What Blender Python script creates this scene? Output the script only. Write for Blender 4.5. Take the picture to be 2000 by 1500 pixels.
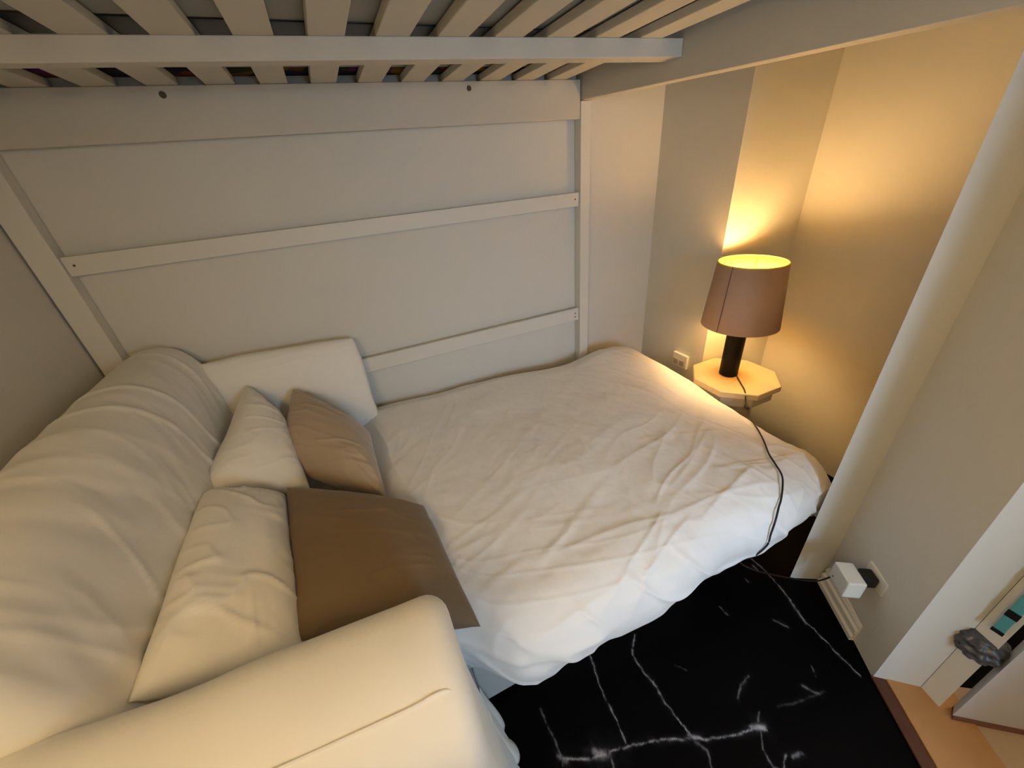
import bpy, bmesh, math, random
import numpy as np
from mathutils import Vector, Matrix

random.seed(4)
for o in list(bpy.data.objects):
    bpy.data.objects.remove(o)
scene = bpy.context.scene
COL = scene.collection

# ------------------------------------------------------------------ camera
cam_d = bpy.data.cameras.new('camera')
cam_d.sensor_fit = 'HORIZONTAL'
cam_d.sensor_width = 36.0
cam_d.lens = 747.0 / 2000.0 * 36.0
cam_d.clip_start = 0.01
cam = bpy.data.objects.new('camera', cam_d)
COL.objects.link(cam)
CR = Matrix(((0.90789129, 0.26862996, -0.32182503),
             (-0.41101478, 0.41939782, -0.80942715),
             (-0.08246367, 0.86714671, 0.49117851)))
# camera looks along its local -Z; rows above are world axes in camera space
cam.matrix_world = Matrix.Translation((0, 0, 1.5)) @ CR.to_4x4()
scene.camera = cam

# ------------------------------------------------------------------ colour management, world, lights
vs = scene.view_settings
vs.view_transform = 'Standard'
vs.look = 'None'
vs.gamma = 1.0
vs.use_curve_mapping = False
vs.exposure = 0.25

world = bpy.data.worlds.new('world')
scene.world = world
world.use_nodes = True
wbg = world.node_tree.nodes['Background']
wbg.inputs['Color'].default_value = (0.62, 0.78, 1.0, 1)
wbg.inputs['Strength'].default_value = 0.5


def area_light(name, loc, target, sx, sy, power, color):
    d = bpy.data.lights.new(name, 'AREA')
    d.shape = 'RECTANGLE'
    d.size = sx
    d.size_y = sy
    d.energy = power
    d.color = color
    o = bpy.data.objects.new(name, d)
    COL.objects.link(o)
    o.location = loc
    o.rotation_euler = (Vector(target) - Vector(loc)).to_track_quat('-Z', 'Y').to_euler()
    return o


# daylight entering by the window in the wall behind the photographer
WIN_X0, WIN_X1, WIN_Z0, WIN_Z1, FRONT_Y = 0.10, 0.90, 0.8, 1.9, -2.1
area_light('window_daylight', (0.50, FRONT_Y + 0.06, 1.35), (0.75, -1.1, 0.0), 0.78, 0.9, 52, (0.48, 0.71, 1.0))
# unseen warm lamp added on the hall ceiling
area_light('hall_fill_light', (1.75, -.28, 2.36), (1.75, -.28, 0), 0.3, 0.3, 9, (1.0, 0.80, 0.55))

# ------------------------------------------------------------------ numpy noise


def _hash(ix, iy, seed):
    n = (ix.astype(np.int64) * 374761393 + iy.astype(np.int64) * 668265263 + seed * 974634777) & 0x7fffffff
    n = ((n ^ (n >> 13)) * 1274126177) & 0x7fffffff
    n = n ^ (n >> 16)
    return (n & 0xffff) / 65535.0 * 2 - 1


def vnoise(x, y, seed=0):
    x = np.asarray(x, float); y = np.asarray(y, float)
    x, y = np.broadcast_arrays(x, y)
    ix = np.floor(x); iy = np.floor(y)
    fx = x - ix; fy = y - iy
    ux = fx * fx * fx * (fx * (fx * 6 - 15) + 10)
    uy = fy * fy * fy * (fy * (fy * 6 - 15) + 10)
    a = _hash(ix, iy, seed); b = _hash(ix + 1, iy, seed)
    c = _hash(ix, iy + 1, seed); d = _hash(ix + 1, iy + 1, seed)
    return (a * (1 - ux) + b * ux) * (1 - uy) + (c * (1 - ux) + d * ux) * uy


def fbm(x, y, seed=0, oct=3):
    s = 0; a = 1; f = 1
    for k in range(oct):
        s = s + a * vnoise(x * f, y * f, seed + k * 17)
        a *= .5; f *= 2.03
    return s


def ridge(x, y, seed=0):
    n = vnoise(x, y, seed)
    return np.exp(-(n / 0.22) ** 2)


def crease(x, y, ang, fa, fc, seed, sharp=5.0):
    """sharp soft-shouldered folds running along direction ang (degrees)"""
    c, s_ = math.cos(math.radians(ang)), math.sin(math.radians(ang))
    wx = x + .022 * vnoise(x * 4, y * 4, seed + 1); wy = y + .022 * vnoise(x * 4, y * 4, seed + 2)
    p = wx * c + wy * s_; q = -wx * s_ + wy * c
    n = vnoise(p * fa, q * fc, seed) + .45 * vnoise(p * fa * 1.9, q * fc * 2.1, seed + 3)
    m = .35 + .65 * np.clip(vnoise(p * fa * .8 + 9, q * fc * .3, seed + 4) + .5, 0, 1)
    return (np.clip(1 - np.abs(n) * 1.1, 0, 1) ** sharp) * m


def sstep(a, b, x):
    t = np.clip((x - a) / (b - a), 0, 1)
    return t * t * (3 - 2 * t)

# ------------------------------------------------------------------ materials


def mat(name, color, rough=0.6, spec=0.3, metallic=0.0, bump=None, mottle=0.0, mscale=3.0, sheen=0.0):
    m = bpy.data.materials.new(name)
    m.use_nodes = True
    nt = m.node_tree
    b = nt.nodes['Principled BSDF']
    b.inputs['Base Color'].default_value = (*color, 1)
    b.inputs['Roughness'].default_value = rough
    b.inputs['Specular IOR Level'].default_value = spec
    b.inputs['Metallic'].default_value = metallic
    if sheen:
        b.inputs['Sheen Weight'].default_value = sheen
        b.inputs['Sheen Roughness'].default_value = 0.4
    tc = nt.nodes.new('ShaderNodeTexCoord')
    if mottle:
        n = nt.nodes.new('ShaderNodeTexNoise')
        n.inputs['Scale'].default_value = mscale
        n.inputs['Detail'].default_value = 4
        nt.links.new(tc.outputs['Object'], n.inputs['Vector'])
        mix = nt.nodes.new('ShaderNodeMix')
        mix.data_type = 'RGBA'
        mix.inputs['A'].default_value = (*[c * (1 - mottle) for c in color], 1)
        mix.inputs['B'].default_value = (*[min(1, c * (1 + mottle)) for c in color], 1)
        nt.links.new(n.outputs['Fac'], mix.inputs['Factor'])
        nt.links.new(mix.outputs['Result'], b.inputs['Base Color'])
    if bump:
        n2 = nt.nodes.new('ShaderNodeTexNoise')
        n2.inputs['Scale'].default_value = bump[0]
        n2.inputs['Detail'].default_value = 3
        nt.links.new(tc.outputs['Object'], n2.inputs['Vector'])
        bp = nt.nodes.new('ShaderNodeBump')
        bp.inputs['Strength'].default_value = bump[1]
        bp.inputs['Distance'].default_value = bump[2]
        nt.links.new(n2.outputs['Fac'], bp.inputs['Height'])
        nt.links.new(bp.outputs['Normal'], b.inputs['Normal'])
    return m


M_WALL = mat('wall_paint', (0.70, 0.675, 0.61), 0.75, 0.2, bump=(60, .15, .004), mottle=.03, mscale=2)
M_CEIL = mat('ceiling_paint', (0.75, 0.73, 0.68), 0.8, 0.2)
M_TRIM = mat('trim_paint', (0.80, 0.78, 0.72), 0.45, 0.4)
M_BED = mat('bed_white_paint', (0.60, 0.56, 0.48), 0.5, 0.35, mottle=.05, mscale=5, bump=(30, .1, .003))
M_RAIL = mat('rail_white_paint', (0.73, 0.70, 0.63), 0.5, 0.35, mottle=.03, mscale=5)
M_SCREW = mat('screw_hole', (0.10, 0.075, 0.045), 0.6)
M_SLIP = mat('white_slipcover_cotton', (0.86, 0.83, 0.76), 0.85, 0.15, bump=(30, .2, .005), sheen=.2)
M_DUVET = mat('white_duvet_cotton', (0.93, 0.91, 0.88), 0.85, 0.15, bump=(38, .2, .004), sheen=.2)
M_PILLOW = mat('white_pillow_cotton', (0.88, 0.85, 0.78), 0.85, 0.15, bump=(34, .2, .004), sheen=.2)
M_BEIGE = mat('beige_satin', (0.46, 0.36, 0.25), 0.5, 0.3, bump=(22, .3, .008), mottle=.08, mscale=9, sheen=.4)
M_TAUPE = mat('taupe_velvet', (0.215, 0.15, 0.085), 0.75, 0.2, bump=(120, .2, .002), mottle=.12, mscale=5, sheen=.3)
M_MATT = mat('mattress_ticking', (0.36, 0.36, 0.33), 0.9, 0.1, mottle=.15, mscale=6)
M_BASE = mat('bed_base_fabric', (0.55, 0.54, 0.50), 0.85, 0.1)
M_BLACK = mat('black_ceramic', (0.004, 0.0035, 0.004), 0.5, 0.12)
M_PLASTIC = mat('black_plastic', (0.012, 0.012, 0.012), 0.4, 0.4)
M_CORD = mat('dark_cord', (0.025, 0.021, 0.018), 0.5, 0.3)
M_WPLAST = mat('white_plastic', (0.82, 0.81, 0.74), 0.35, 0.45)
M_TABLE = mat('table_top_wood', (0.62, 0.50, 0.34), 0.5, 0.3, mottle=.14, mscale=10)
M_TABLEG = mat('table_grey_wood', (0.42, 0.38, 0.33), 0.6, 0.3, mottle=.1, mscale=8)
M_BRASS = mat('lamp_socket_brass', (0.6, 0.42, 0.15), 0.35, 0.5, metallic=1)
M_SEAM = mat('shade_seam', (0.16, 0.11, 0.08), 0.8)
M_WOOD = mat('orange_wood', (0.50, 0.26, 0.10), 0.45, 0.4, mottle=.2, mscale=12)
M_THRESH = mat('dark_threshold_wood', (0.10, 0.035, 0.02), 0.5, 0.4, mottle=.25, mscale=14)
M_TAN = mat('tan_wood_floor', (0.52, 0.38, 0.25), 0.5, 0.35, mottle=.1, mscale=5)
M_DOOR = mat('door_white_paint', (0.62, 0.62, 0.63), 0.5, 0.35)
M_DOOREDGE = mat('door_brown_strip', (0.20, 0.09, 0.06), 0.6)
M_BAND = mat('dark_grey_rubber', (0.07, 0.07, 0.08), 0.35, 0.6, mottle=.6, mscale=70)
M_TEAL = mat('teal_tape', (0.10, 0.36, 0.38), 0.4, 0.4)
M_GLASS = mat('window_pane_white', (0.8, 0.85, 0.9), 0.2, 0.5)


def shade_material():
    m = bpy.data.materials.new('lamp_shade_linen')
    m.use_nodes = True
    nt = m.node_tree
    nt.nodes.clear()
    out = nt.nodes.new('ShaderNodeOutputMaterial')
    d = nt.nodes.new('ShaderNodeBsdfDiffuse')
    t = nt.nodes.new('ShaderNodeBsdfTranslucent')
    mx = nt.nodes.new('ShaderNodeMixShader')
    mx.inputs[0].default_value = 0.32
    tc = nt.nodes.new('ShaderNodeTexCoord')
    n = nt.nodes.new('ShaderNodeTexNoise')
    n.inputs['Scale'].default_value = 180
    nt.links.new(tc.outputs['Object'], n.inputs['Vector'])
    cr = nt.nodes.new('ShaderNodeMix'); cr.data_type = 'RGBA'
    cr.inputs['A'].default_value = (0.60, 0.43, 0.32, 1)
    cr.inputs['B'].default_value = (0.70, 0.52, 0.40, 1)
    nt.links.new(n.outputs['Fac'], cr.inputs['Factor'])
    nt.links.new(cr.outputs['Result'], d.inputs['Color'])
    t.inputs['Color'].default_value = (0.95, 0.50, 0.26, 1)
    nt.links.new(d.outputs[0], mx.inputs[1])
    nt.links.new(t.outputs[0], mx.inputs[2])
    nt.links.new(mx.outputs[0], out.inputs['Surface'])
    return m


M_SHADE = shade_material()
M_SHADEIN = mat('shade_gold_lining', (0.95, 0.66, 0.10), 0.6, 0.3)


def emission(name, color, strength):
    m = bpy.data.materials.new(name)
    m.use_nodes = True
    nt = m.node_tree
    nt.nodes.clear()
    out = nt.nodes.new('ShaderNodeOutputMaterial')
    e = nt.nodes.new('ShaderNodeEmission')
    e.inputs['Color'].default_value = (*color, 1)
    e.inputs['Strength'].default_value = strength
    nt.links.new(e.outputs[0], out.inputs['Surface'])
    return m


M_BULB = emission('bulb_glow', (1.0, 0.66, 0.29), 160)
M_DISC = emission('hall_fill_glow', (1.0, 0.8, 0.55), 3)
M_FILL = emission('fill_globe_glow', (1.0, 0.70, 0.35), 12)  # glow of the added warm fill globe


def marble_material():
    m = bpy.data.materials.new('black_marble')
    m.use_nodes = True
    nt = m.node_tree
    b = nt.nodes['Principled BSDF']
    b.inputs['Roughness'].default_value = 0.42
    b.inputs['Specular IOR Level'].default_value = 0.05
    at = nt.nodes.new('ShaderNodeAttribute')
    at.attribute_name = 'vein'
    tc = nt.nodes.new('ShaderNodeTexCoord')
    n = nt.nodes.new('ShaderNodeTexNoise')
    n.inputs['Scale'].default_value = 45
    n.inputs['Detail'].default_value = 6
    nt.links.new(tc.outputs['Object'], n.inputs['Vector'])
    mr = nt.nodes.new('ShaderNodeMapRange')
    mr.inputs[1].default_value = 0.30; mr.inputs[2].default_value = 0.62
    nt.links.new(n.outputs['Fac'], mr.inputs[0])
    mu = nt.nodes.new('ShaderNodeMath'); mu.operation = 'MULTIPLY'
    nt.links.new(at.outputs['Fac'], mu.inputs[0])
    nt.links.new(mr.outputs[0], mu.inputs[1])
    mix = nt.nodes.new('ShaderNodeMix'); mix.data_type = 'RGBA'
    mix.inputs['A'].default_value = (0.0022, 0.0019, 0.0022, 1)
    mix.inputs['B'].default_value = (0.42, 0.41, 0.44, 1)
    nt.links.new(mu.outputs[0], mix.inputs['Factor'])
    nt.links.new(mix.outputs['Result'], b.inputs['Base Color'])
    return m


M_MARBLE = marble_material()

# ------------------------------------------------------------------ mesh helpers


def link_mesh(name, verts, faces, material, parent=None, smooth=False):
    me = bpy.data.meshes.new(name)
    me.from_pydata([tuple(map(float, v)) for v in verts], [], [tuple(map(int, f)) for f in faces])
    me.validate()
    bm = bmesh.new(); bm.from_mesh(me)
    bmesh.ops.recalc_face_normals(bm, faces=bm.faces)
    bm.to_mesh(me); bm.free()
    if smooth:
        me.polygons.foreach_set('use_smooth', [True] * len(me.polygons))
    me.materials.append(material)
    o = bpy.data.objects.new(name, me)
    COL.objects.link(o)
    if parent is not None:
        o.parent = parent
        o.matrix_parent_inverse = Matrix.Translation(-Vector(parent.location))
    return o


def empty(name, loc):
    o = bpy.data.objects.new(name, None)
    o.empty_display_size = .05
    COL.objects.link(o)
    o.location = loc
    return o


def tag(o, label, cat, group=None):
    o['label'] = label
    o['category'] = cat
    if group:
        o['group'] = group
    return o


def struct(o, label=None):
    o['kind'] = 'structure'
    if label:
        o['label'] = label
    return o


class MB:
    def __init__(s):
        s.bm = bmesh.new()

    def box(s, x0, x1, y0, y1, z0, z1, bevel=0.0, seg=2):
        co = [(x, y, z) for x in (x0, x1) for y in (y0, y1) for z in (z0, z1)]
        return s.hexa(co, bevel, seg)

    def hexa(s, co, bevel=0.0, seg=2):
        # co index = 4*x + 2*y + z
        vs_ = [s.bm.verts.new(c) for c in co]
        fs = [(0, 1, 3, 2), (4, 6, 7, 5), (0, 4, 5, 1), (2, 3, 7, 6), (0, 2, 6, 4), (1, 5, 7, 3)]
        faces = [s.bm.faces.new([vs_[i] for i in f]) for f in fs]
        if bevel:
            es = list({e for f in faces for e in f.edges})
            bmesh.ops.bevel(s.bm, geom=es, offset=bevel, segments=seg, profile=.5, affect='EDGES')
        return s

    def prism(s, pts, z0, z1, bevel=0.0):
        a = [s.bm.verts.new((x, y, z0)) for x, y in pts]
        b = [s.bm.verts.new((x, y, z1)) for x, y in pts]
        n = len(pts)
        faces = [s.bm.faces.new(a[::-1]), s.bm.faces.new(b)]
        for i in range(n):
            faces.append(s.bm.faces.new([a[i], a[(i + 1) % n], b[(i + 1) % n], b[i]]))
        if bevel:
            es = list({e for f in faces[:2] for e in f.edges})
            bmesh.ops.bevel(s.bm, geom=es, offset=bevel, segments=2, profile=.5, affect='EDGES')
        return s

    def lathe(s, cx, cy, prof, n=48, closed=False):
        rings = []
        for r, z in prof:
            rings.append([s.bm.verts.new((cx + r * math.cos(2 * math.pi * k / n), cy + r * math.sin(2 * math.pi * k / n), z)) for k in range(n)])
        m = len(rings)
        for i in range(m if closed else m - 1):
            A = rings[i]; B = rings[(i + 1) % m]
            for k in range(n):
                s.bm.faces.new([A[k], A[(k + 1) % n], B[(k + 1) % n], B[k]])
        if not closed:
            s.bm.faces.new(rings[0][::-1]); s.bm.faces.new(rings[-1])
        return s

    def build(s, name, material, parent=None, smooth=False):
        bmesh.ops.recalc_face_normals(s.bm, faces=s.bm.faces)
        me = bpy.data.meshes.new(name)
        s.bm.to_mesh(me); s.bm.free()
        if smooth:
            me.polygons.foreach_set('use_smooth', [True] * len(me.polygons))
        me.materials.append(material)
        o = bpy.data.objects.new(name, me)
        COL.objects.link(o)
        if parent is not None:
            o.parent = parent
            o.matrix_parent_inverse = Matrix.Translation(-Vector(parent.location))
        return o


def catmull(pts, per=8):
    P = [Vector(p) for p in pts]
    P = [P[0] * 2 - P[1]] + P + [P[-1] * 2 - P[-2]]
    out = []
    for i in range(1, len(P) - 2):
        for k in range(per):
            t = k / per
            a, b, c, d = P[i - 1], P[i], P[i + 1], P[i + 2]
            out.append(.5 * ((2 * b) + (-a + c) * t + (2 * a - 5 * b + 4 * c - d) * t * t + (-a + 3 * b - 3 * c + d) * t ** 3))
    out.append(P[-2])
    return out


def tube(name, pts, r, material, parent=None, per=8, n=8):
    path = catmull(pts, per)
    verts = []; faces = []
    up = Vector((0, 0, 1))
    for i, p in enumerate(path):
        d = (path[min(i + 1, len(path) - 1)] - path[max(i - 1, 0)]).normalized()
        a = d.cross(up)
        if a.length < 1e-3:
            a = d.cross(Vector((1, 0, 0)))
        a.normalize(); b = a.cross(d)
        for k in range(n):
            t = 2 * math.pi * k / n
            verts.append(p + a * math.cos(t) * r + b * math.sin(t) * r)
    for i in range(len(path) - 1):
        for k in range(n):
            faces.append((i * n + k, i * n + (k + 1) % n, (i + 1) * n + (k + 1) % n, (i + 1) * n + k))
    faces.append(tuple(range(n))[::-1]); faces.append(tuple(range((len(path) - 1) * n, len(path) * n)))
    return link_mesh(name, verts, faces, material, parent, smooth=True)


def grid_faces(nu, nv, off=0):
    f = []
    for i in range(nu - 1):
        for j in range(nv - 1):
            a = off + i * nv + j
            f.append((a, a + 1, a + nv + 1, a + nv))
    return f

# ================================================================== LARGE STRUCTURE


H = 2.45
LX = -0.872


def wall(name, x0, x1, y0, y1, z0=0, z1=H, m=None):
    return struct(MB().box(x0, x1, y0, y1, z0, z1).build(name, m or M_WALL))


BY = 1.752
wall('wall_back', LX - .1, 1.617, BY, BY + .1)
wall('wall_left', LX - .1, LX, FRONT_Y - .1, BY)
struct(MB().prism([(1.617, 1.29), (1.98, 1.205), (2.10, 1.177), (2.10, BY + .1), (1.617, BY + .1)], 0, H).build('wall_column', M_WALL))
# alcove right wall and the partition that runs from the alcove to the doorway
wall('wall_right', 1.98, 2.10, .4975, 1.2049)
# partition: outer corner (1.28,.45), inner corner (1.38,.39), corner (1.18,.12), jamb
part_pts = [(1.28, .452), (2.10, .50), (2.10, .06), (1.30, .05), (1.268, .045), (1.18, .122), (1.38, .392)]
struct(MB().prism(part_pts[::-1], 0, H).build('wall_partition', M_WALL))
# room behind the photographer
struct(MB().box(LX - .1, WIN_X0, FRONT_Y - .1, FRONT_Y, 0, H).box(WIN_X1, 2.6, FRONT_Y - .1, FRONT_Y, 0, H)
       .box(WIN_X0, WIN_X1, FRONT_Y - .1, FRONT_Y, 0, WIN_Z0).box(WIN_X0, WIN_X1, FRONT_Y - .1, FRONT_Y, WIN_Z1, H)
       .build('wall_front', M_WALL))
w = struct(empty('window_1', ((WIN_X0 + WIN_X1) / 2, FRONT_Y - .05, WIN_Z0)))
f = MB()
f.box(WIN_X0, WIN_X0 + .05, FRONT_Y - .08, FRONT_Y - .03, WIN_Z0, WIN_Z1)
f.box(WIN_X1 - .05, WIN_X1, FRONT_Y - .08, FRONT_Y - .03, WIN_Z0, WIN_Z1)
f.box(WIN_X0, WIN_X1, FRONT_Y - .08, FRONT_Y - .03, WIN_Z0, WIN_Z0 + .05)
f.box(WIN_X0, WIN_X1, FRONT_Y - .08, FRONT_Y - .03, WIN_Z1 - .05, WIN_Z1)
f.box(.48, .52, FRONT_Y - .08, FRONT_Y - .03, WIN_Z0, WIN_Z1)
f.build('window_frame', M_TRIM, w)
wall('wall_far_right', 2.5, 2.6, FRONT_Y, .06)
wall('wall_light_blocker', .95, 2.5, -.76, -.62)  # unseen wall added to shield the partition end from window light
wall('wall_hall', 2.10, 2.6, .0, .12)
wall('ceiling', LX - .1, 2.7, FRONT_Y - .1, BY + .1, H, H + .08, M_CEIL)

# baseboard of the ridged moulding beside the doorway
t_ = Vector((-.56, -.83, 0)).normalized()
n_ = Vector((-.83, .56, 0)).normalized()
w0 = Vector((1.38, .392, 0))


def W(s, d, z):
    return w0 + t_ * s + n_ * d + Vector((0, 0, z))


prof = [(0, 0), (.024, 0), (.024, .018), (.016, .022), (.016, .036), (.021, .040), (.021, .054), (.012, .058), (.012, .070), (.016, .074), (.010, .086), (0, .088)]
vsx = [W(.012, d + .0005, z + .001) for d, z in prof] + [W(.225, d + .0005, z + .001) for d, z in prof]
np_ = len(prof)
fc = [(i, (i + 1) % np_, np_ + (i + 1) % np_, np_ + i) for i in range(np_)] + [tuple(range(np_)), tuple(range(np_, 2 * np_))]
struct(link_mesh('baseboard_right', vsx, fc, M_TRIM))

# floor : black marble with individual veins, tan wood beyond the threshold
VEINS = [
    ([(0.604, 0.555), (0.57, 0.525), (0.557, 0.513), (0.552, 0.48), (0.559, 0.403), (0.556, 0.357), (0.563, 0.278), (0.566, 0.253)], .0028, .9),
    ([(0.425, 0.58), (0.418, 0.556), (0.396, 0.468), (0.392, 0.396), (0.389, 0.356), (0.384, 0.332)], .0028, .8),
    ([(0.195, 0.514), (0.196, 0.45), (0.2, 0.39), (0.19, 0.371)], .0030, .45),
    ([(0.201, 0.383), (0.264, 0.346), (0.312, 0.339), (0.374, 0.324), (0.45, 0.304), (0.545, 0.261), (0.627, 0.225), (0.702, 0.201), (0.752, 0.19), (0.771, 0.173)], .0036, 1.0),
    ([(0.29, 0.352), (0.325, 0.332)], .014, .75), ([(0.19, 0.395), (0.205, 0.375)], .008, .5),
    ([(0.735, 0.20), (0.768, 0.182)], .010, .95), ([(0.56, .262), (0.60, .236)], .005, .8),
    ([(0.752, 0.18), (0.72, 0.151), (0.711, 0.114), (0.73, 0.10), (0.767, 0.116)], .0034, .7),
    ([(1.226, 0.60), (1.224, 0.58), (1.226, 0.502), (1.207, 0.427), (1.171, 0.327), (1.167, 0.29), (1.158, 0.204), (1.152, 0.141)], .0026, .95),
    ([(1.19, .38), (1.166, .315)], .006, .7),
    ([(0.842, 0.294), (0.80, .285), (0.76, 0.266)], .006, .35),
    ([(0.948, 0.493), (0.949, 0.461)], .003, .35), ([(0.949, 0.468), (0.950, 0.458)], .004, .8),
    ([(1.127, 0.528), (1.124, 0.51)], .004, .7), ([(1.202, 0.552), (1.199, 0.528)], .005, .5),
    ([(1.077, 0.371), (1.085, .36), (1.099, 0.334)], .004, .5), ([(0.971, 0.199), (0.992, 0.166)], .004, .45),
    ([(1.049, 0.225), (1.03, 0.202)], .003, .4), ([(0.852, 0.199), (0.916, 0.179), (1.013, 0.164)], .004, .13),
    ([(0.776, 0.108), (0.809, 0.102)], .006, .45), ([(0.66, 0.418), (0.679, 0.392)], .003, .3),
    ([(0.75, .19), (0.79, .215)], .003, .35), ([(.33, .33), (.31, .29), (.33, .25)], .006, .35),
    ([(.56, .255), (.58, .215), (.56, .18)], .005, .4),
]
fx0, fx1, fy0, fy1 = -.9, 2.2, FRONT_Y, BY
# detailed patch in front of the bed
px0, px1, py0, py1 = -.05, 1.30, .02, .64
NU, NV = 470, 216
gx = np.linspace(px0, px1, NU); gy = np.linspace(py0, py1, NV)
GX, GY = np.meshgrid(gx, gy, indexing='ij')
wx = GX + .0025 * vnoise(GX * 45, GY * 45, 5) + .0016 * vnoise(GX * 130, GY * 130, 8)
wy = GY + .0025 * vnoise(GX * 45, GY * 45, 6) + .0016 * vnoise(GX * 130, GY * 130, 9)
V = np.zeros_like(GX)
for pts, wd, st in VEINS:
    best = np.full_like(GX, 9.)
    for (ax, ay), (bx, by) in zip(pts[:-1], pts[1:]):
        dx, dy = bx - ax, by - ay
        tt = np.clip(((wx - ax) * dx + (wy - ay) * dy) / (dx * dx + dy * dy), 0, 1)
        best = np.minimum(best, np.hypot(wx - ax - dx * tt, wy - ay - dy * tt))
    wv = wd * .55 * (1 + .5 * vnoise(GX * 30, GY * 30, 3))
    V = np.maximum(V, st * (np.exp(-(best / wv) ** 2) + .04 * np.exp(-(best / (wv * 4)) ** 2)))
patch_v = np.stack([GX.ravel(), GY.ravel(), np.zeros(GX.size)], 1)
allv = list(patch_v); faces = grid_faces(NU, NV)
base = len(allv)
# surrounding plain floor (same mesh): ring of quads
ex = [(fx0, fy0), (px0, fy0), (px1, fy0), (fx1, fy0), (fx0, py0), (px0, py0), (px1, py0), (fx1, py0),
      (fx0, py1), (px0, py1), (px1, py1), (fx1, py1), (fx0, fy1), (px0, fy1), (px1, fy1), (fx1, fy1)]
allv += [(x, y, 0) for x, y in ex]
for r in range(3):
    for c in range(3):
        if (r, c) != (1, 1):
            a = base + r * 4 + c
            faces.append((a, a + 1, a + 5, a + 4))
me = bpy.data.meshes.new('floor')
me.from_pydata([tuple(map(float, v)) for v in allv], [], faces)
at = me.attributes.new('vein', 'FLOAT', 'POINT')
vals = np.zeros(len(allv)); vals[:base] = np.clip(V.ravel(), 0, 1)
at.data.foreach_set('value', vals)
me.materials.append(M_MARBLE)
floor = bpy.data.objects.new('floor', me); COL.objects.link(floor)
struct(floor)
# dark threshold and orange board, running out of the doorway parallel to the short wall
e0 = Vector((1.178, .128, 0))
across = Vector((.83, -.56, 0)).normalized()
along = t_


def quad_board(name, a0, a1, l1, z1, m, z0=.0005):
    p = [e0 + across * a0, e0 + across * a1, e0 + across * a1 + along * l1, e0 + across * a0 + along * l1]
    return struct(MB().prism([(q.x, q.y) for q in p][::-1], z0, z1, .0015).build(name, m))


quad_board('trim_1', .0, .036, 1.2, .008, M_THRESH)
quad_board('trim_2', .037, .205, 1.2, .012, M_WOOD)
quad_board('floor_hall', .206, 1.15, 1.6, .006, M_TAN)

# door jamb and the white door leaf beyond it
d1 = struct(empty('door_1', (1.27, .0, 0)))
jb = MB().prism([(1.2685, .0440), (1.298, .0465), (1.325, .012), (1.254, -.004)], .0, 2.05, .004)
jb.build('door_frame', M_TRIM, d1)
lf = [(1.252, -.030), (1.60, -.30), (1.615, -.275), (1.285, -.02)]
MB().prism(lf[::-1], .022, 2.03, .003).build('door_leaf', M_DOOR, d1)
lf2 = [(1.248, -.034), (1.602, -.306), (1.615, -.275), (1.285, -.02)]
MB().prism(lf2[::-1], .0065, .022).build('door_sweep', M_DOOREDGE, d1)
# gray band round the jamb and the teal strip above it
bd = MB()
prof_b = []
for k in range(25):
    t = k / 24
    bulge = math.sin(math.pi * t) ** .5
    prof_b.append((.030 + .014 * bulge + .0035 * math.sin(t * 19), .262 + .075 * t))
bd.lathe(1.275, .021, prof_b, 56)
for v_ in bd.bm.verts:
    a = math.atan2(v_.co.y - .021, v_.co.x - 1.275)
    k_ = 1 + .07 * math.sin(a * 9 + v_.co.z * 90) + .04 * math.sin(a * 17 - v_.co.z * 130)
    v_.co.x = 1.275 + (v_.co.x - 1.275) * k_
    v_.co.y = .021 + (v_.co.y - .021) * k_
tag(bd.build('rubber_band_wrap', M_BAND, None, True), 'dark grey ribbed wrap around the white door jamb near the floor', 'wrap')
tp = tag(MB().box(1.243, 1.2535, .006, .026, .395, .66, .002).build('tape_strip', M_TEAL), 'narrow teal strip with dark squares standing up the door jamb', 'tape')
for za, zb in ((.388, .400), (.452, .475), (.56, .58)):
    MB().box(1.2420, 1.2430, .005, .027, za, zb).build('dark_square', M_PLASTIC, tp)

# ================================================================== LOFT BED
bed = empty('loft_bed', (.15, 1.0, 0))
tag(bed, 'white painted wooden loft bed with slatted underside above the sofa', 'loft bed')
SZ = 1.795
# slats
k = 0
xc = -.784
while xc < 1.10:
    sl = MB().box(xc - .040, xc + .040, .10, 1.728, SZ, SZ + .022, .002)
    sl.build('slat', M_BED, bed)
    xc += .149
MB().hexa([(-.80, 1.262, 1.752), (-.80, 1.262, SZ), (-.80, 1.30, 1.752), (-.80, 1.30, SZ),
           (1.118, 1.155, 1.750), (1.118, 1.155, SZ), (1.118, 1.215, 1.750), (1.118, 1.215, SZ)], .002).build('middle_beam', M_BED, bed)
MB().box(-.80, 1.118, .08, .14, 1.752, SZ, .002).build('front_beam', M_BED, bed)
bb = MB().box(-.80, 1.112, 1.704, 1.730, 1.658, SZ - .0005, .002).build('wall_side_board', M_BED, bed)
# end beams; the right one droops slightly to the front
y0b, y1b = .06, 1.74
MB().hexa([(1.119, y0b, 1.643), (1.119, y0b, 1.90), (1.119, y1b, 1.726), (1.119, y1b, 1.90),
           (1.166, y0b, 1.641), (1.166, y0b, 1.90), (1.166, y1b, 1.724), (1.166, y1b, 1.90)], .002).build('end_beam', M_BED, bed)
MB().box(-.868, -.805, .06, 1.70, 1.66, 1.90, .002).build('end_beam', M_BED, bed)
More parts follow.
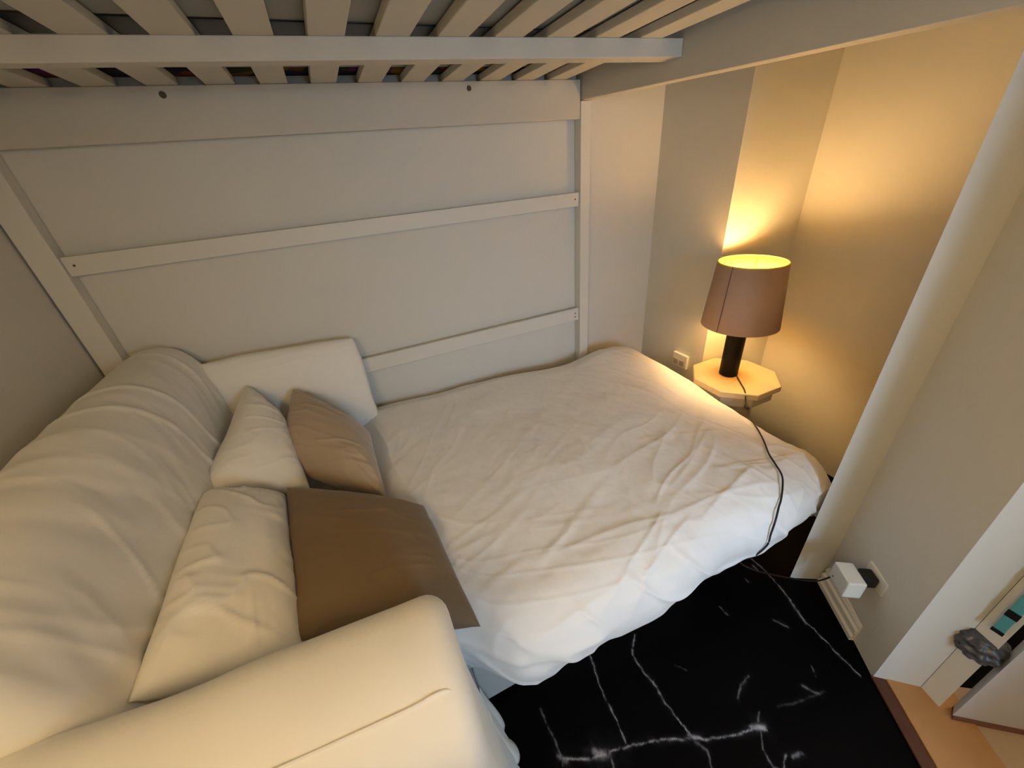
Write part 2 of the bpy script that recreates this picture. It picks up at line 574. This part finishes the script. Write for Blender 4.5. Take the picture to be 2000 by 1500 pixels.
# posts at the wall and rails between them
MB().box(1.113, 1.166, 1.700, 1.750, 0.0, 1.722, .003).build('post', M_RAIL, bed)
MB().box(-.866, -.795, 1.700, 1.750, 0.0, 1.90, .003).build('post', M_RAIL, bed)
MB().box(1.113, 1.166, .06, .11, 1.62, 1.640, .003)
rails = [(1.312, 1.372), (.738, .806)]
for (a, b_) in rails:
    r_ = MB().box(-.794, 1.112, 1.712, 1.732, a, b_, .002).build('wall_rail', M_RAIL, bed)
    for sx in (-.770, 1.090):
        for dz in ((.022, .042) if a < 1 else (.032,)):
            MB().lathe(0, 0, [(.0035, 0), (.0035, .0015)], 12).build('screw', M_SCREW, r_)
            s_ = bpy.data.objects[[o.name for o in bpy.data.objects if o.name.startswith('screw')][-1]]
            s_.data.transform(Matrix.Translation((sx, 1.7119, a + dz)) @ Matrix.Rotation(math.radians(90), 4, 'X'))
for sx, sz in ((-.345, 1.768), (.617, 1.768)):
    s_ = MB().lathe(0, 0, [(.009, 0), (.009, .0015)], 14).build('screw_hole', M_SCREW, bb)
    s_.data.transform(Matrix.Translation((sx, 1.7035, sz + .004)) @ Matrix.Rotation(math.radians(90), 4, 'X'))
tag(MB().box(-.79, 1.11, .15, 1.648, SZ + .026, SZ + .20, .02).build('mattress', M_MATT), 'grey mattress lying on the slats of the loft bed', 'mattress')


def patch_material():
    m = mat('patterned_blanket', (0.1, .05, .08), .9, .1)
    nt = m.node_tree
    b = nt.nodes['Principled BSDF']
    tc = nt.nodes.new('ShaderNodeTexCoord')
    v = nt.nodes.new('ShaderNodeTexVoronoi'); v.inputs['Scale'].default_value = 9
    nt.links.new(tc.outputs['Object'], v.inputs['Vector'])
    r = nt.nodes.new('ShaderNodeValToRGB')
    r.color_ramp.interpolation = 'CONSTANT'
    els = r.color_ramp.elements
    cols = [(.02, .018, .03), (.09, .02, .10), (.13, .04, .02), (.03, .035, .02), (.16, .09, .01), (.02, .02, .035)]
    els[0].position = 0; els[0].color = (*cols[0], 1)
    els[1].position = .2; els[1].color = (*cols[1], 1)
    for i, c in enumerate(cols[2:]):
        e = els.new(.35 + i * .15); e.color = (*c, 1)
    sp = nt.nodes.new('ShaderNodeSeparateColor')
    nt.links.new(v.outputs['Color'], sp.inputs[0])
    nt.links.new(sp.outputs[0], r.inputs[0])
    nt.links.new(r.outputs[0], b.inputs['Base Color'])
    return m


MB().box(-.79, 1.11, 1.215, 1.33, SZ + .0222, SZ + .0255).build('slat_ribbon', M_PLASTIC, bed)
tag(MB().box(-.79, 1.11, 1.652, 1.742, SZ + .024, SZ + .15, .012).build('blanket', patch_material()),
    'dark multicoloured blanket tucked beside the mattress on the loft bed', 'blanket')

# ================================================================== SOFA
sofa = empty('sofa_bed', (-.1, 1.1, 0))
tag(sofa, 'white slipcovered sofa pulled out into a bed under the loft bed', 'sofa')

# --- backrest : swept closed section in XZ, running along Y
sec = [(-.862, .12), (-.866, .60), (-.866, .90), (-.850, .975), (-.800, 1.015), (-.72, 1.045), (-.64, 1.035), (-.585, .96), (-.555, .82), (-.53, .66), (-.50, .54), (-.49, .44), (-.50, .30), (-.51, .12)]


def dense_closed(pts, n):
    P = [Vector((x, z, 0)) for x, z in pts]
    m = len(P)
    out = []
    for i in range(m):
        for q in range(6):
            t = q / 6
            a, b, c, d = P[(i - 1) % m], P[i], P[(i + 1) % m], P[(i + 2) % m]
            out.append(.5 * ((2 * b) + (-a + c) * t + (2 * a - 5 * b + 4 * c - d) * t * t + (-a + 3 * b - 3 * c + d) * t ** 3))
    L = [0]
    for i in range(len(out)):
        L.append(L[-1] + (out[(i + 1) % len(out)] - out[i]).length)
    L = np.array(L)
    X = np.array([p.x for p in out] + [out[0].x]); Z = np.array([p.y for p in out] + [out[0].y])
    s = np.linspace(0, L[-1], n, endpoint=False)
    return np.interp(s, L, X), np.interp(s, L, Z)


def sweep(name, sx, sz, stations, place, material, parent, disp=None):
    """stations: list of (pos, scale); place(a, b, pos)->xyz; closed section swept and capped"""
    n = len(sx)
    cx, cz = sx.mean(), sz.mean()
    verts = []
    nx = np.roll(sz, -1) - np.roll(sz, 1); nz = -(np.roll(sx, -1) - np.roll(sx, 1))
    ln = np.hypot(nx, nz); nx /= ln; nz /= ln
    area = np.sum(sx * np.roll(sz, -1) - np.roll(sx, -1) * sz)
    if area < 0:
        nx, nz = -nx, -nz
    arc = np.cumsum(np.hypot(np.diff(sx, prepend=sx[-1]), np.diff(sz, prepend=sz[-1])))
    for pos, inset in stations:
        d = -inset + (disp(arc, sx, sz, pos) if disp else 0)
        xs = sx + nx * d; zs = sz + nz * d
        for a, b in zip(xs, zs):
            verts.append(place(a, b, pos))
    m = len(stations)
    faces = []
    for i in range(m - 1):
        for k in range(n):
            faces.append((i * n + k, i * n + (k + 1) % n, (i + 1) * n + (k + 1) % n, (i + 1) * n + k))
    faces.append(tuple(range(n))); faces.append(tuple(range((m - 1) * n, m * n)))
    return link_mesh(name, verts, faces, material, parent, True)


def stations(a, b, r, n):
    """positions with rounded ends; inset follows a quarter circle of radius r"""
    out = []
    for q in range(7):
        th = math.pi / 2 * q / 6
        out.append((a + r * (1 - math.sin(th)), r * (1 - math.cos(th))))
    out = [(a + r * (1 - math.cos(math.pi / 2 * q / 6)), r * (1 - math.sin(math.pi / 2 * q / 6))) for q in range(7)]
    mid = list(np.linspace(a + r, b - r, n))[1:-1]
    out += [(p, 0.0) for p in mid]
    out += [(b - r * (1 - math.cos(math.pi / 2 * q / 6)), r * (1 - math.sin(math.pi / 2 * q / 6))) for q in range(6, -1, -1)]
    return out


sx, sz = dense_closed(sec, 170)


def back_disp(arc, x, z, y):
    front = sstep(-.80, -.70, x) * sstep(.40, .55, z)
    # creases running down the face, gathered
    w_ = fbm((y + .35 * (z - .8) + .04 * vnoise(arc * 6, y * 4, 2)) * 11, arc * 1.6, 11, 2)
    rd = ridge((y + .5 * (z - .8)) * 7, arc * 2.0, 21)
    sag = .018 * np.sin((y - .47) / 1.22 * math.pi)
    return front * (.003 * w_ + .009 * crease(arc, y, 12, 1.6, 9, 23, 4) + .006 * crease(arc, y, -16, 2.0, 14, 29, 4) + sag) + .004 * vnoise(y * 5, arc * 5, 4) * sstep(.3, .5, z) * sstep(-.86, -.8, x)


sweep('backrest', sx, sz, stations(.50, 1.722, .05, 190), lambda a, b, p: (max(a, -.868), p, max(b, .004)), M_SLIP, sofa, back_disp)

# --- near arm : rolled section in YZ, running along X, flaring out at the foot of its front end
asec = [(.262, .015), (.258, .30), (.250, .55), (.243, .70), (.262, .785), (.315, .838), (.380, .862), (.440, .860), (.478, .825), (.492, .75), (.494, .55), (.498, .30), (.505, .015)]
ay, az = dense_closed(asec, 130)


def arm_place(y, z, p):
    u = (p - LX) / (0 - LX)
    flare = .058 * max(0, 1 - z / .75) ** 1.6
    fold = .010 * math.sin(y * 95) * max(0, 1 - z / .55) * sstep(.9, 1, u)
    flat = .006 * (1 - z)
    dy = .055 * (1 - u)
    return (max(-.868, p + (flare + fold) * max(0., (u - .75) / .25) ** 2), y + dy, max(z, .004))


def arm_disp(arc, y, z, x):
    low = sstep(.75, .30, z)
    return .004 * fbm(x * 5, arc * 5, 31, 2) + .006 * low * vnoise(x * 9 + z * 2, z * 1.5, 33) + .004 * ridge(x * 2.5 + z * 3, arc * 4, 36) * low


arm = sweep('armrest', ay, az, stations(LX + .004, .008, .040, 100), arm_place, M_SLIP, sofa, arm_disp)
# piping seam on the arm: along its length and round the front end
tube('piping', [(-.86, .372, .8385), (-.6, .348, .8385), (-.404, .336, .838), (-.244, .322, .8375), (-.153, .315, .8375), (-.082, .310, .8375), (-.028, .309, .835), (-.008, .296, .80), (.002, .275, .72)], .0024, M_SLIP, arm, 6, 8)

# --- slipcover skirt gathered at the foot of the arm front
nu, nv = 60, 16
sv = []
for i in range(nu):
    u = i / (nu - 1)
    yy = .255 + u * .27
    for j in range(nv):
        v = j / (nv - 1)
        z = .30 * (1 - v) + .012 * v
        out_ = .030 + .040 * v ** 1.2 + .014 * math.sin(u * 19 + .8 * math.sin(v * 3)) * (.2 + v)
        sv.append((out_, yy + .01 * math.sin(u * 25) * v, z))
sk = link_mesh('skirt', sv, grid_faces(nu, nv), M_SLIP, sofa, True)
md = sk.modifiers.new('thick', 'SOLIDIFY'); md.thickness = .004

# --- far arm, mostly behind the pillow by the wall
asec2 = [(1.742, .015), (1.742, .40), (1.742, .60), (1.735, .665), (1.715, .69), (1.690, .70), (1.665, .69), (1.65, .66), (1.645, .40), (1.645, .015)]
ay2, az2 = dense_closed(asec2, 60)
# --- base and pulled-out mattress
MB().box(.030, .95, .600, 1.69, .02, .27, .008).build('base', M_BASE, sofa)
MB().box(-.505, .028, .515, 1.69, .02, .30, .008).build('base', M_BASE, sofa)
for lx, ly in ((1.22, .68), (1.22, 1.62)):
    MB().box(lx - .02, lx + .02, ly - .02, ly + .02, 0, .31, .003).build('leg', M_PLASTIC, sofa)
# mattress with soft edges
mt = MB().box(-.48, 1.36, .56, 1.69, .305, .475, .045, 4).build('seat_mattress', M_BASE, sofa, True)

# ================================================================== DUVET
NU, NV = 420, 300
S = np.linspace(0, 1, NU)[:, None]
Tt = np.linspace(0, 1, NV)[None, :]
x0, x1 = -.42, 1.40
R0 = .075
# u coordinate along X with a rounded fall-off at the right end
ulen = 1.835 + .20
u = S * ulen                      # arclength from the left edge
vlen = 1.20 + .26
v = Tt * vlen                     # arclength from the wall side (0) to the front hem


def fall(a, flat, drop_r):
    """a = arclength; returns horizontal distance and drop"""
    h = np.where(a < flat, a, flat + drop_r * np.sin(np.clip((a - flat) / drop_r, 0, math.pi * .60)))
    d = np.where(a < flat, 0, drop_r * (1 - np.cos(np.clip((a - flat) / drop_r, 0, math.pi * .60))))
    over = np.maximum(a - flat - drop_r * math.pi * .60, 0)
    ang = math.pi * .60
    h = h + over * math.cos(ang)
    d = d + over * math.sin(ang)
    return h, d


hx, dx_ = fall(u, 1.835 - .115, .12)
hy, dy_ = fall(v, 1.12, .135)
X = x0 + hx + 0 * v
Yb = 1.722 - .03 * sstep(.5, 1.2, x0 + hx)      # back edge
front_shift = .075 * sstep(.14, .0, X) + .035 * sstep(1.0, 1.4, X) - .030 * sstep(.05, .2, X) * sstep(1.0, .5, X)
Y = Yb - hy * (1 - front_shift / 1.2)
topz = .555 + 0 * X
# broad puffiness
topz += .030 * np.exp(-((X - 1.22) / .17) ** 2 - ((Y - 1.55) / .20) ** 2)
topz += .018 * np.exp(-((X - .55) / .45) ** 2 - ((Y - .95) / .30) ** 2)
topz -= .045 * sstep(1.0, 1.4, X) * sstep(1.25, .7, Y)
topz -= .045 * sstep(.6, 1.05, X) * sstep(1.52, 1.72, Y)
topz -= .035 * sstep(1.62, 1.72, Y) - .035
topz -= .03
topz += .02 * sstep(.3, 0, X) - .035 * sstep(-.02, -.15, X)
topz -= .022 * sstep(.02, .14, X) * sstep(1.1, .5, X) * sstep(.06, .2, dy_)
topz += .009 * vnoise(X * 3.2 + 3, Y * 3.2, 41) + .003 * vnoise(X * 7, Y * 7, 42)
# creases : diagonal fans on top, running along the bed near the hem
near = sstep(1.25, .60, Y)
left = sstep(.55, .0, X)
rightz = sstep(.85, 1.25, X)
disp = .0052 * crease(X, Y, 33, 1.3, 6.5, 61, 5) * (.45 + .55 * near)
disp += .0055 * crease(X, Y, 24, 1.5, 11, 64, 5) * near
disp += .0028 * crease(X, v * .95, 14, 1.6, 17, 66, 5) * sstep(1.0, .7, Y)
disp += .0040 * crease(X, v, 55, 2.2, 16, 68, 5) * sstep(.75, .55, Y) * sstep(.6, .9, X)
disp += .0050 * crease(X, v * .9, 4, 1.2, 9, 71, 5) * sstep(.85, .60, Y)
disp += .0055 * crease(X, Y, 98, 1.8, 10, 81, 5) * left * sstep(.7, 1.0, Y)
disp += .0055 * crease(X, Y, 112, 1.6, 8, 85, 5) * rightz
disp += .0022 * crease(X, Y, 62, 2.2, 11, 88, 5)
disp += .0010 * fbm(X * 22, Y * 22, 91, 2)
Z = topz - dx_ - dy_ + disp
# front bulge displacement outward on the fall
fallw = sstep(.0, .06, dy_)
Y = Y - fallw * (.010 * vnoise(X * 5 + 2, Z * 6, 101) + .008 * ridge(X * 6 + Z * 5, Z * 5 + X, 102) + .006 * vnoise(X * 16 + Z * 9, Z * 7, 103)) - .3 * fallw * disp
X = X + sstep(.0, .06, dx_) * .010 * vnoise(Y * 7, Z * 6, 104)
Z = np.maximum(Z, .255 + .02 * vnoise(X * 3, Y * 3, 7))
dv = np.stack([X, Y, Z], -1).reshape(-1, 3)
duvet = link_mesh('duvet', dv, grid_faces(NU, NV), M_DUVET, None, True)
md = duvet.modifiers.new('thick', 'SOLIDIFY'); md.thickness = .010; md.offset = -1
tag(duvet, 'rumpled white duvet spread over the pulled-out sofa bed', 'duvet')

# ================================================================== PILLOWS


def pillow(name, corners, thick, material, seed, wr=.006, pinch=.06, n=90, power=2.3, gather=1.0, bend=0.0, cang=15, rnd=.05):
    """corners: p00, p10, p11, p01 in world coordinates, front face towards p00->p10 x p00->p01"""
    P = [np.array(c, float) for c in corners]
    cen = sum(P) / 4
    U = np.linspace(-1, 1, n)[:, None]; Vv = np.linspace(-1, 1, n)[None, :]
    # edges pull inwards between the corners
    uu = U * (1 - pinch * (1 - Vv ** 2) * np.abs(U) ** 2)
    vv = Vv * (1 - pinch * (1 - U ** 2) * np.abs(Vv) ** 2)
    cr_ = 1 - rnd * (U ** 4) * (Vv ** 4) - .018 * vnoise(U * 2.5 + seed, Vv * 2.5, seed) * np.maximum(np.abs(U), np.abs(Vv)) ** 4
    uu = uu * cr_; vv = vv * cr_
    a = (uu + 1) / 2; b = (vv + 1) / 2
    base_ = ((1 - a) * (1 - b))[..., None] * P[0] + (a * (1 - b))[..., None] * P[1] + (a * b)[..., None] * P[2] + ((1 - a) * b)[..., None] * P[3]
    nrm = np.cross(P[1] - P[0] + P[2] - P[3], P[3] - P[0] + P[2] - P[1]); nrm /= np.linalg.norm(nrm)
    puff = ((1 - np.abs(U) ** power) * (1 - np.abs(Vv) ** power)) ** .55
    verts = []
    for side in (1, -1):
        lx = U * 3 + seed; ly = Vv * 3 + seed * 1.7
        rad = np.arctan2(Vv, U); rr = np.hypot(U, Vv)
        w_ = fbm(lx * .5, ly * .5, seed, 2) * .5 + 1.1 * crease(U * .25 + side, Vv * .35, cang, 4, 13, seed + 5, 4) \
            + gather * .9 * crease(rad * .22, rr * .4 + side, 90, 3, 12, seed + 9, 4) * sstep(.35, 1.1, rr)
        h = side * (thick / 2 * puff) + side * wr * w_ * puff ** .5
        h = h + bend * (1 - Vv ** 2)
        verts.append((base_ + h[..., None] * nrm).reshape(-1, 3))
    top, bot = verts
    idx = np.arange(n * n).reshape(n, n)
    border = set(idx[0]) | set(idx[-1]) | set(idx[:, 0]) | set(idx[:, -1])
    allv = list(top); mp = {}
    for i in range(n * n):
        if i in border:
            mp[i] = i
        else:
            mp[i] = len(allv); allv.append(bot[i])
    faces = grid_faces(n, n)
    faces += [(mp[f[3]], mp[f[2]], mp[f[1]], mp[f[0]]) for f in grid_faces(n, n)]
    o = link_mesh(name, allv, faces, material, None, True)
    return o


# white pillow standing against the wall at the back
tag(pillow('pillow', [(-.62, 1.60, .53), (-.02, 1.60, .535), (-.025, 1.685, .935), (-.60, 1.685, .965)], .09, M_PILLOW, 3, .003, .02, power=5, gather=.3),
    'white rectangular pillow standing upright against the back wall rail', 'pillow', 'white pillows on the sofa bed')
# upper white pillow leaning on the backrest
tag(pillow('pillow', [(-.575, 1.13, .745), (-.285, 1.135, .61), (-.365, 1.50, .71), (-.462, 1.64, .86)], .20, M_PILLOW, 7, .005, .10),
    'small white pillow with a pointed corner leaning against the sofa back, above the other', 'pillow', 'white pillows on the sofa bed')
tag(pillow('pillow', [(-.528, .560, .770), (-.290, .575, .64), (-.358, 1.14, .645), (-.550, 1.13, .755)], .20, M_PILLOW, 12, .009, .02, rnd=.02, power=3, cang=-14),
    'long white creased pillow lying against the sofa back behind the armrest', 'pillow', 'white pillows on the sofa bed')
# beige and taupe cushions
tag(pillow('cushion', [(-.385, 1.29, .665), (-.062, .985, .605), (-.070, 1.38, .635), (-.315, 1.60, .81)], .21, M_BEIGE, 19, .009, .05),
    'shiny crumpled beige cushion between the white pillows and the wall', 'cushion')
tag(pillow('cushion', [(-.315, .62, .665), (.072, .515, .570), (.034, .905, .625), (-.345, 1.125, .695)], .15, M_TAUPE, 25, .003, .02, rnd=.015, power=3, gather=.4),
    'square taupe brown velvet cushion lying beside the armrest', 'cushion')

# ================================================================== SIDE TABLE
TX, TY, TZ = 1.603, 1.086, .53
tb = empty('side_table', (TX, TY, 0))
tag(tb, 'octagonal wooden side table in the alcove corner under the lamp', 'side table')


def octo(r, rot=22.5):
    return [(TX + r * math.cos(math.radians(rot + 45 * k)), TY + r * math.sin(math.radians(rot + 45 * k))) for k in range(8)]


MB().prism(octo(.198), TZ - .030, TZ, .006).build('table_top', M_TABLE, tb)
MB().prism(octo(.172), TZ - .085, TZ - .031, .003).build('apron', M_TABLEG, tb)
MB().prism(octo(.105), .045, TZ - .086, .003).build('pedestal', M_TABLEG, tb)
MB().prism(octo(.165), .0, .044, .006).build('foot', M_TABLEG, tb)

# ================================================================== LAMP
LXc, LYc = 1.588, 1.110
lamp = empty('table_lamp', (LXc, LYc, TZ))
tag(lamp, 'lit table lamp with brown drum shade and black cylinder base', 'lamp')
MB().lathe(LXc, LYc, [(.040, TZ + .0005), (.041, TZ + .004), (.041, .80), (.040, .805), (.012, .807), (.012, .83)], 48).build('lamp_base', M_BLACK, lamp)
for p_ in bpy.data.objects['lamp_base'].data.polygons:
    p_.use_smooth = abs(p_.normal.z) < .5
MB().lathe(LXc, LYc, [(.016, .831), (.018, .835), (.018, .875), (.014, .88)], 24).build('bulb_holder', M_BRASS, lamp)
MB().lathe(LXc, LYc, [(.012, .881), (.020, .90), (.032, .94), (.036, .97), (.032, 1.00), (.020, 1.022), (.004, 1.03)], 24).build('bulb', M_BULB, lamp, True)
z0s, z1s, r0s, r1s = .790, 1.070, .160, .134
sh = MB().lathe(LXc, LYc, [(r0s, z0s), (r1s, z1s), (r1s - .0015, z1s), (r0s - .0015, z0s)], 72, True).build('lamp_shade', M_SHADE, lamp, True)
MB().lathe(LXc, LYc, [(r0s - .0018, z0s + .001), (r1s - .0018, z1s - .001), (r1s - .0028, z1s - .001), (r0s - .0028, z0s + .001)], 72, True).build('shade_lining', M_SHADEIN, sh, True)
MB().lathe(LXc, LYc, [(r1s + .0008, z1s - .002), (r1s + .0008, z1s + .002), (r1s - .004, z1s + .002), (r1s - .004, z1s - .002)], 72, True).build('rim', M_SHADEIN, sh, True)
# overlapping seam facing the bed
va = math.radians(186)
sm = []
for k in range(13):
    t = k / 12
    r = r0s + (r1s - r0s) * t + .0008
    z = z0s + (z1s - z0s) * t
    for da in (-.010, .010):
        sm.append((LXc + r * math.cos(va + da), LYc + r * math.sin(va + da), z))
smf = [(2 * k, 2 * k + 1, 2 * k + 3, 2 * k + 2) for k in range(12)]
so = link_mesh('seam', sm, smf, M_SEAM, sh)
so.modifiers.new('thick', 'SOLIDIFY').thickness = .0012
# spider holding the shade
for k in range(3):
    a = k * 2 * math.pi / 3 + .5
    tube('shade_spoke', [(LXc + .017 * math.cos(a), LYc + .017 * math.sin(a), .85), (LXc + .09 * math.cos(a), LYc + .09 * math.sin(a), .95),
                         (LXc + (r1s + .012) * math.cos(a) * .9, LYc + (r1s + .012) * math.sin(a) * .9, 1.06)], .0012, M_BRASS, sh, 4, 6)
# power cord with an inline switch, over the duvet and down to the socket by the door


def duvet_z(x, y):
    d2 = (dv[:, 0] - x) ** 2 + (dv[:, 1] - y) ** 2
    near_ = dv[d2 < .012 ** 2]
    return near_[:, 2].max() if len(near_) else .3


cpts = [(1.592, 1.065, TZ + .004), (1.55, 1.01, TZ + .004), (1.505, .952, TZ + .003), (1.478, .92, .50), (1.435, .875, .495), (1.36, .80, .515), (1.30, .735, .535),
        (1.247, .675, .543), (1.192, .617, .548), (1.154, .567, .554), (1.128, .527, .551), (1.092, .498, .547), (1.056, .473, .528), (1.037, .463, .514), (.999, .442, .494), (.990, .437, .443), (.988, .436, .39),
        (1.01, .475, .27), (1.08, .545, .13), (1.15, .555, .03), (1.19, .50, .03), (1.232, .405, .085), (1.25, .365, .12), (1.262, .34, .17), W(.155, .105, .235)]
cord = tube('cord', cpts, .0029, M_CORD, lamp, 8, 8)
sw_c = Vector((1.455, .897, .499))
sw = MB().box(-.016, .016, -.008, .008, -.007, .007, .003).build('switch', M_PLASTIC, lamp)
sw.data.transform(Matrix.Translation(sw_c) @ Matrix.Rotation(math.radians(48), 4, 'Z') @ Matrix.Rotation(math.radians(10), 4, 'Y'))

# ================================================================== SOCKETS AND PLUGS


def wbox(name, s0, s1, d0, d1, z0, z1, m, parent=None, bevel=.002):
    co = [tuple(W(s, d, z)) for s in (s0, s1) for d in (d0, d1) for z in (z0, z1)]
    return MB().hexa(co, bevel).build(name, m, parent)


sp = empty('wall_outlet', W(.18, 0, .26))
tag(sp, 'white socket plate low on the wall beside the doorway', 'outlet')
wbox('plate', .135, .225, .0005, .012, .245, .305, M_WPLAST, sp, .004)
pg = empty('plug_adapter', W(.175, .05, .25))
tag(pg, 'white plug adapter on a black plug in the low wall outlet', 'plug')
wbox('black_plug', .155, .200, .0125, .052, .250, .290, M_PLASTIC, pg, .006)
wbox('adapter_box', .135, .215, .053, .105, .215, .285, M_WPLAST, pg, .004)

so2 = empty('wall_outlet', (1.61, 1.43, .47))
tag(so2, 'white double socket on the column beside the side table', 'outlet')
MB().box(1.598, 1.6165, 1.375, 1.475, .43, .51, .003).build('plate', M_WPLAST, so2)
MB().box(1.592, 1.5978, 1.387, 1.420, .445, .478, .003).build('socket_insert', M_TABLEG, so2)
MB().box(1.592, 1.5978, 1.430, 1.463, .445, .478, .003).build('socket_insert', M_TABLEG, so2)

# ================================================================== UNSEEN THINGS ADDED TO SHAPE THE LIGHT
cl = empty('hall_fill_lamp', (1.75, -.28, H))  # unseen hall lamp, added for warm light around the doorway
tag(cl, 'unseen round ceiling lamp added for warm light in the hall beyond the doorway', 'ceiling lamp')
MB().lathe(1.75, -.28, [(.17, H - .001), (.18, H - .02), (.18, H - .05), (.17, H - .055)], 40).build('lamp_body', M_TRIM, cl)
MB().lathe(1.75, -.28, [(.15, H - .056), (.15, H - .062)], 40).build('diffuser', M_DISC, cl)
pn = empty('paper_fill_light', (-.60, -.42, 1.82))  # unseen hanging globe, added as warm fill for the sofa side
tag(pn, 'unseen round paper globe added as warm fill light behind the photographer', 'fill_lantern')
MB().lathe(-.60, -.42, [(.02 + .18 * math.sin(math.pi * k / 12), 1.82 - .19 * math.cos(math.pi * k / 12)) for k in range(13)], 32).build('fill_globe', M_FILL, pn, True)
MB().lathe(-.60, -.42, [(.003, 2.012), (.003, H)], 8).build('cord', M_PLASTIC, pn)
wd = empty('wardrobe_blocker', (-.2, -1.3, 0))  # unseen cabinet, added to keep blue window light off the sofa
tag(wd, 'unseen white cabinet added to block window light', 'wardrobe_blocker')
MB().box(-.86, .33, -1.60, -1.10, .04, 2.1, .004).build('body', M_TRIM, wd)
MB().box(-.86, -.275, -1.098, -1.08, .06, 2.08, .003).build('door', M_TRIM, wd)
MB().box(-.265, .33, -1.098, -1.08, .06, 2.08, .003).build('door', M_TRIM, wd)
MB().box(-.84, .31, -1.58, -1.12, 0, .039).build('plinth', M_TRIM, wd)
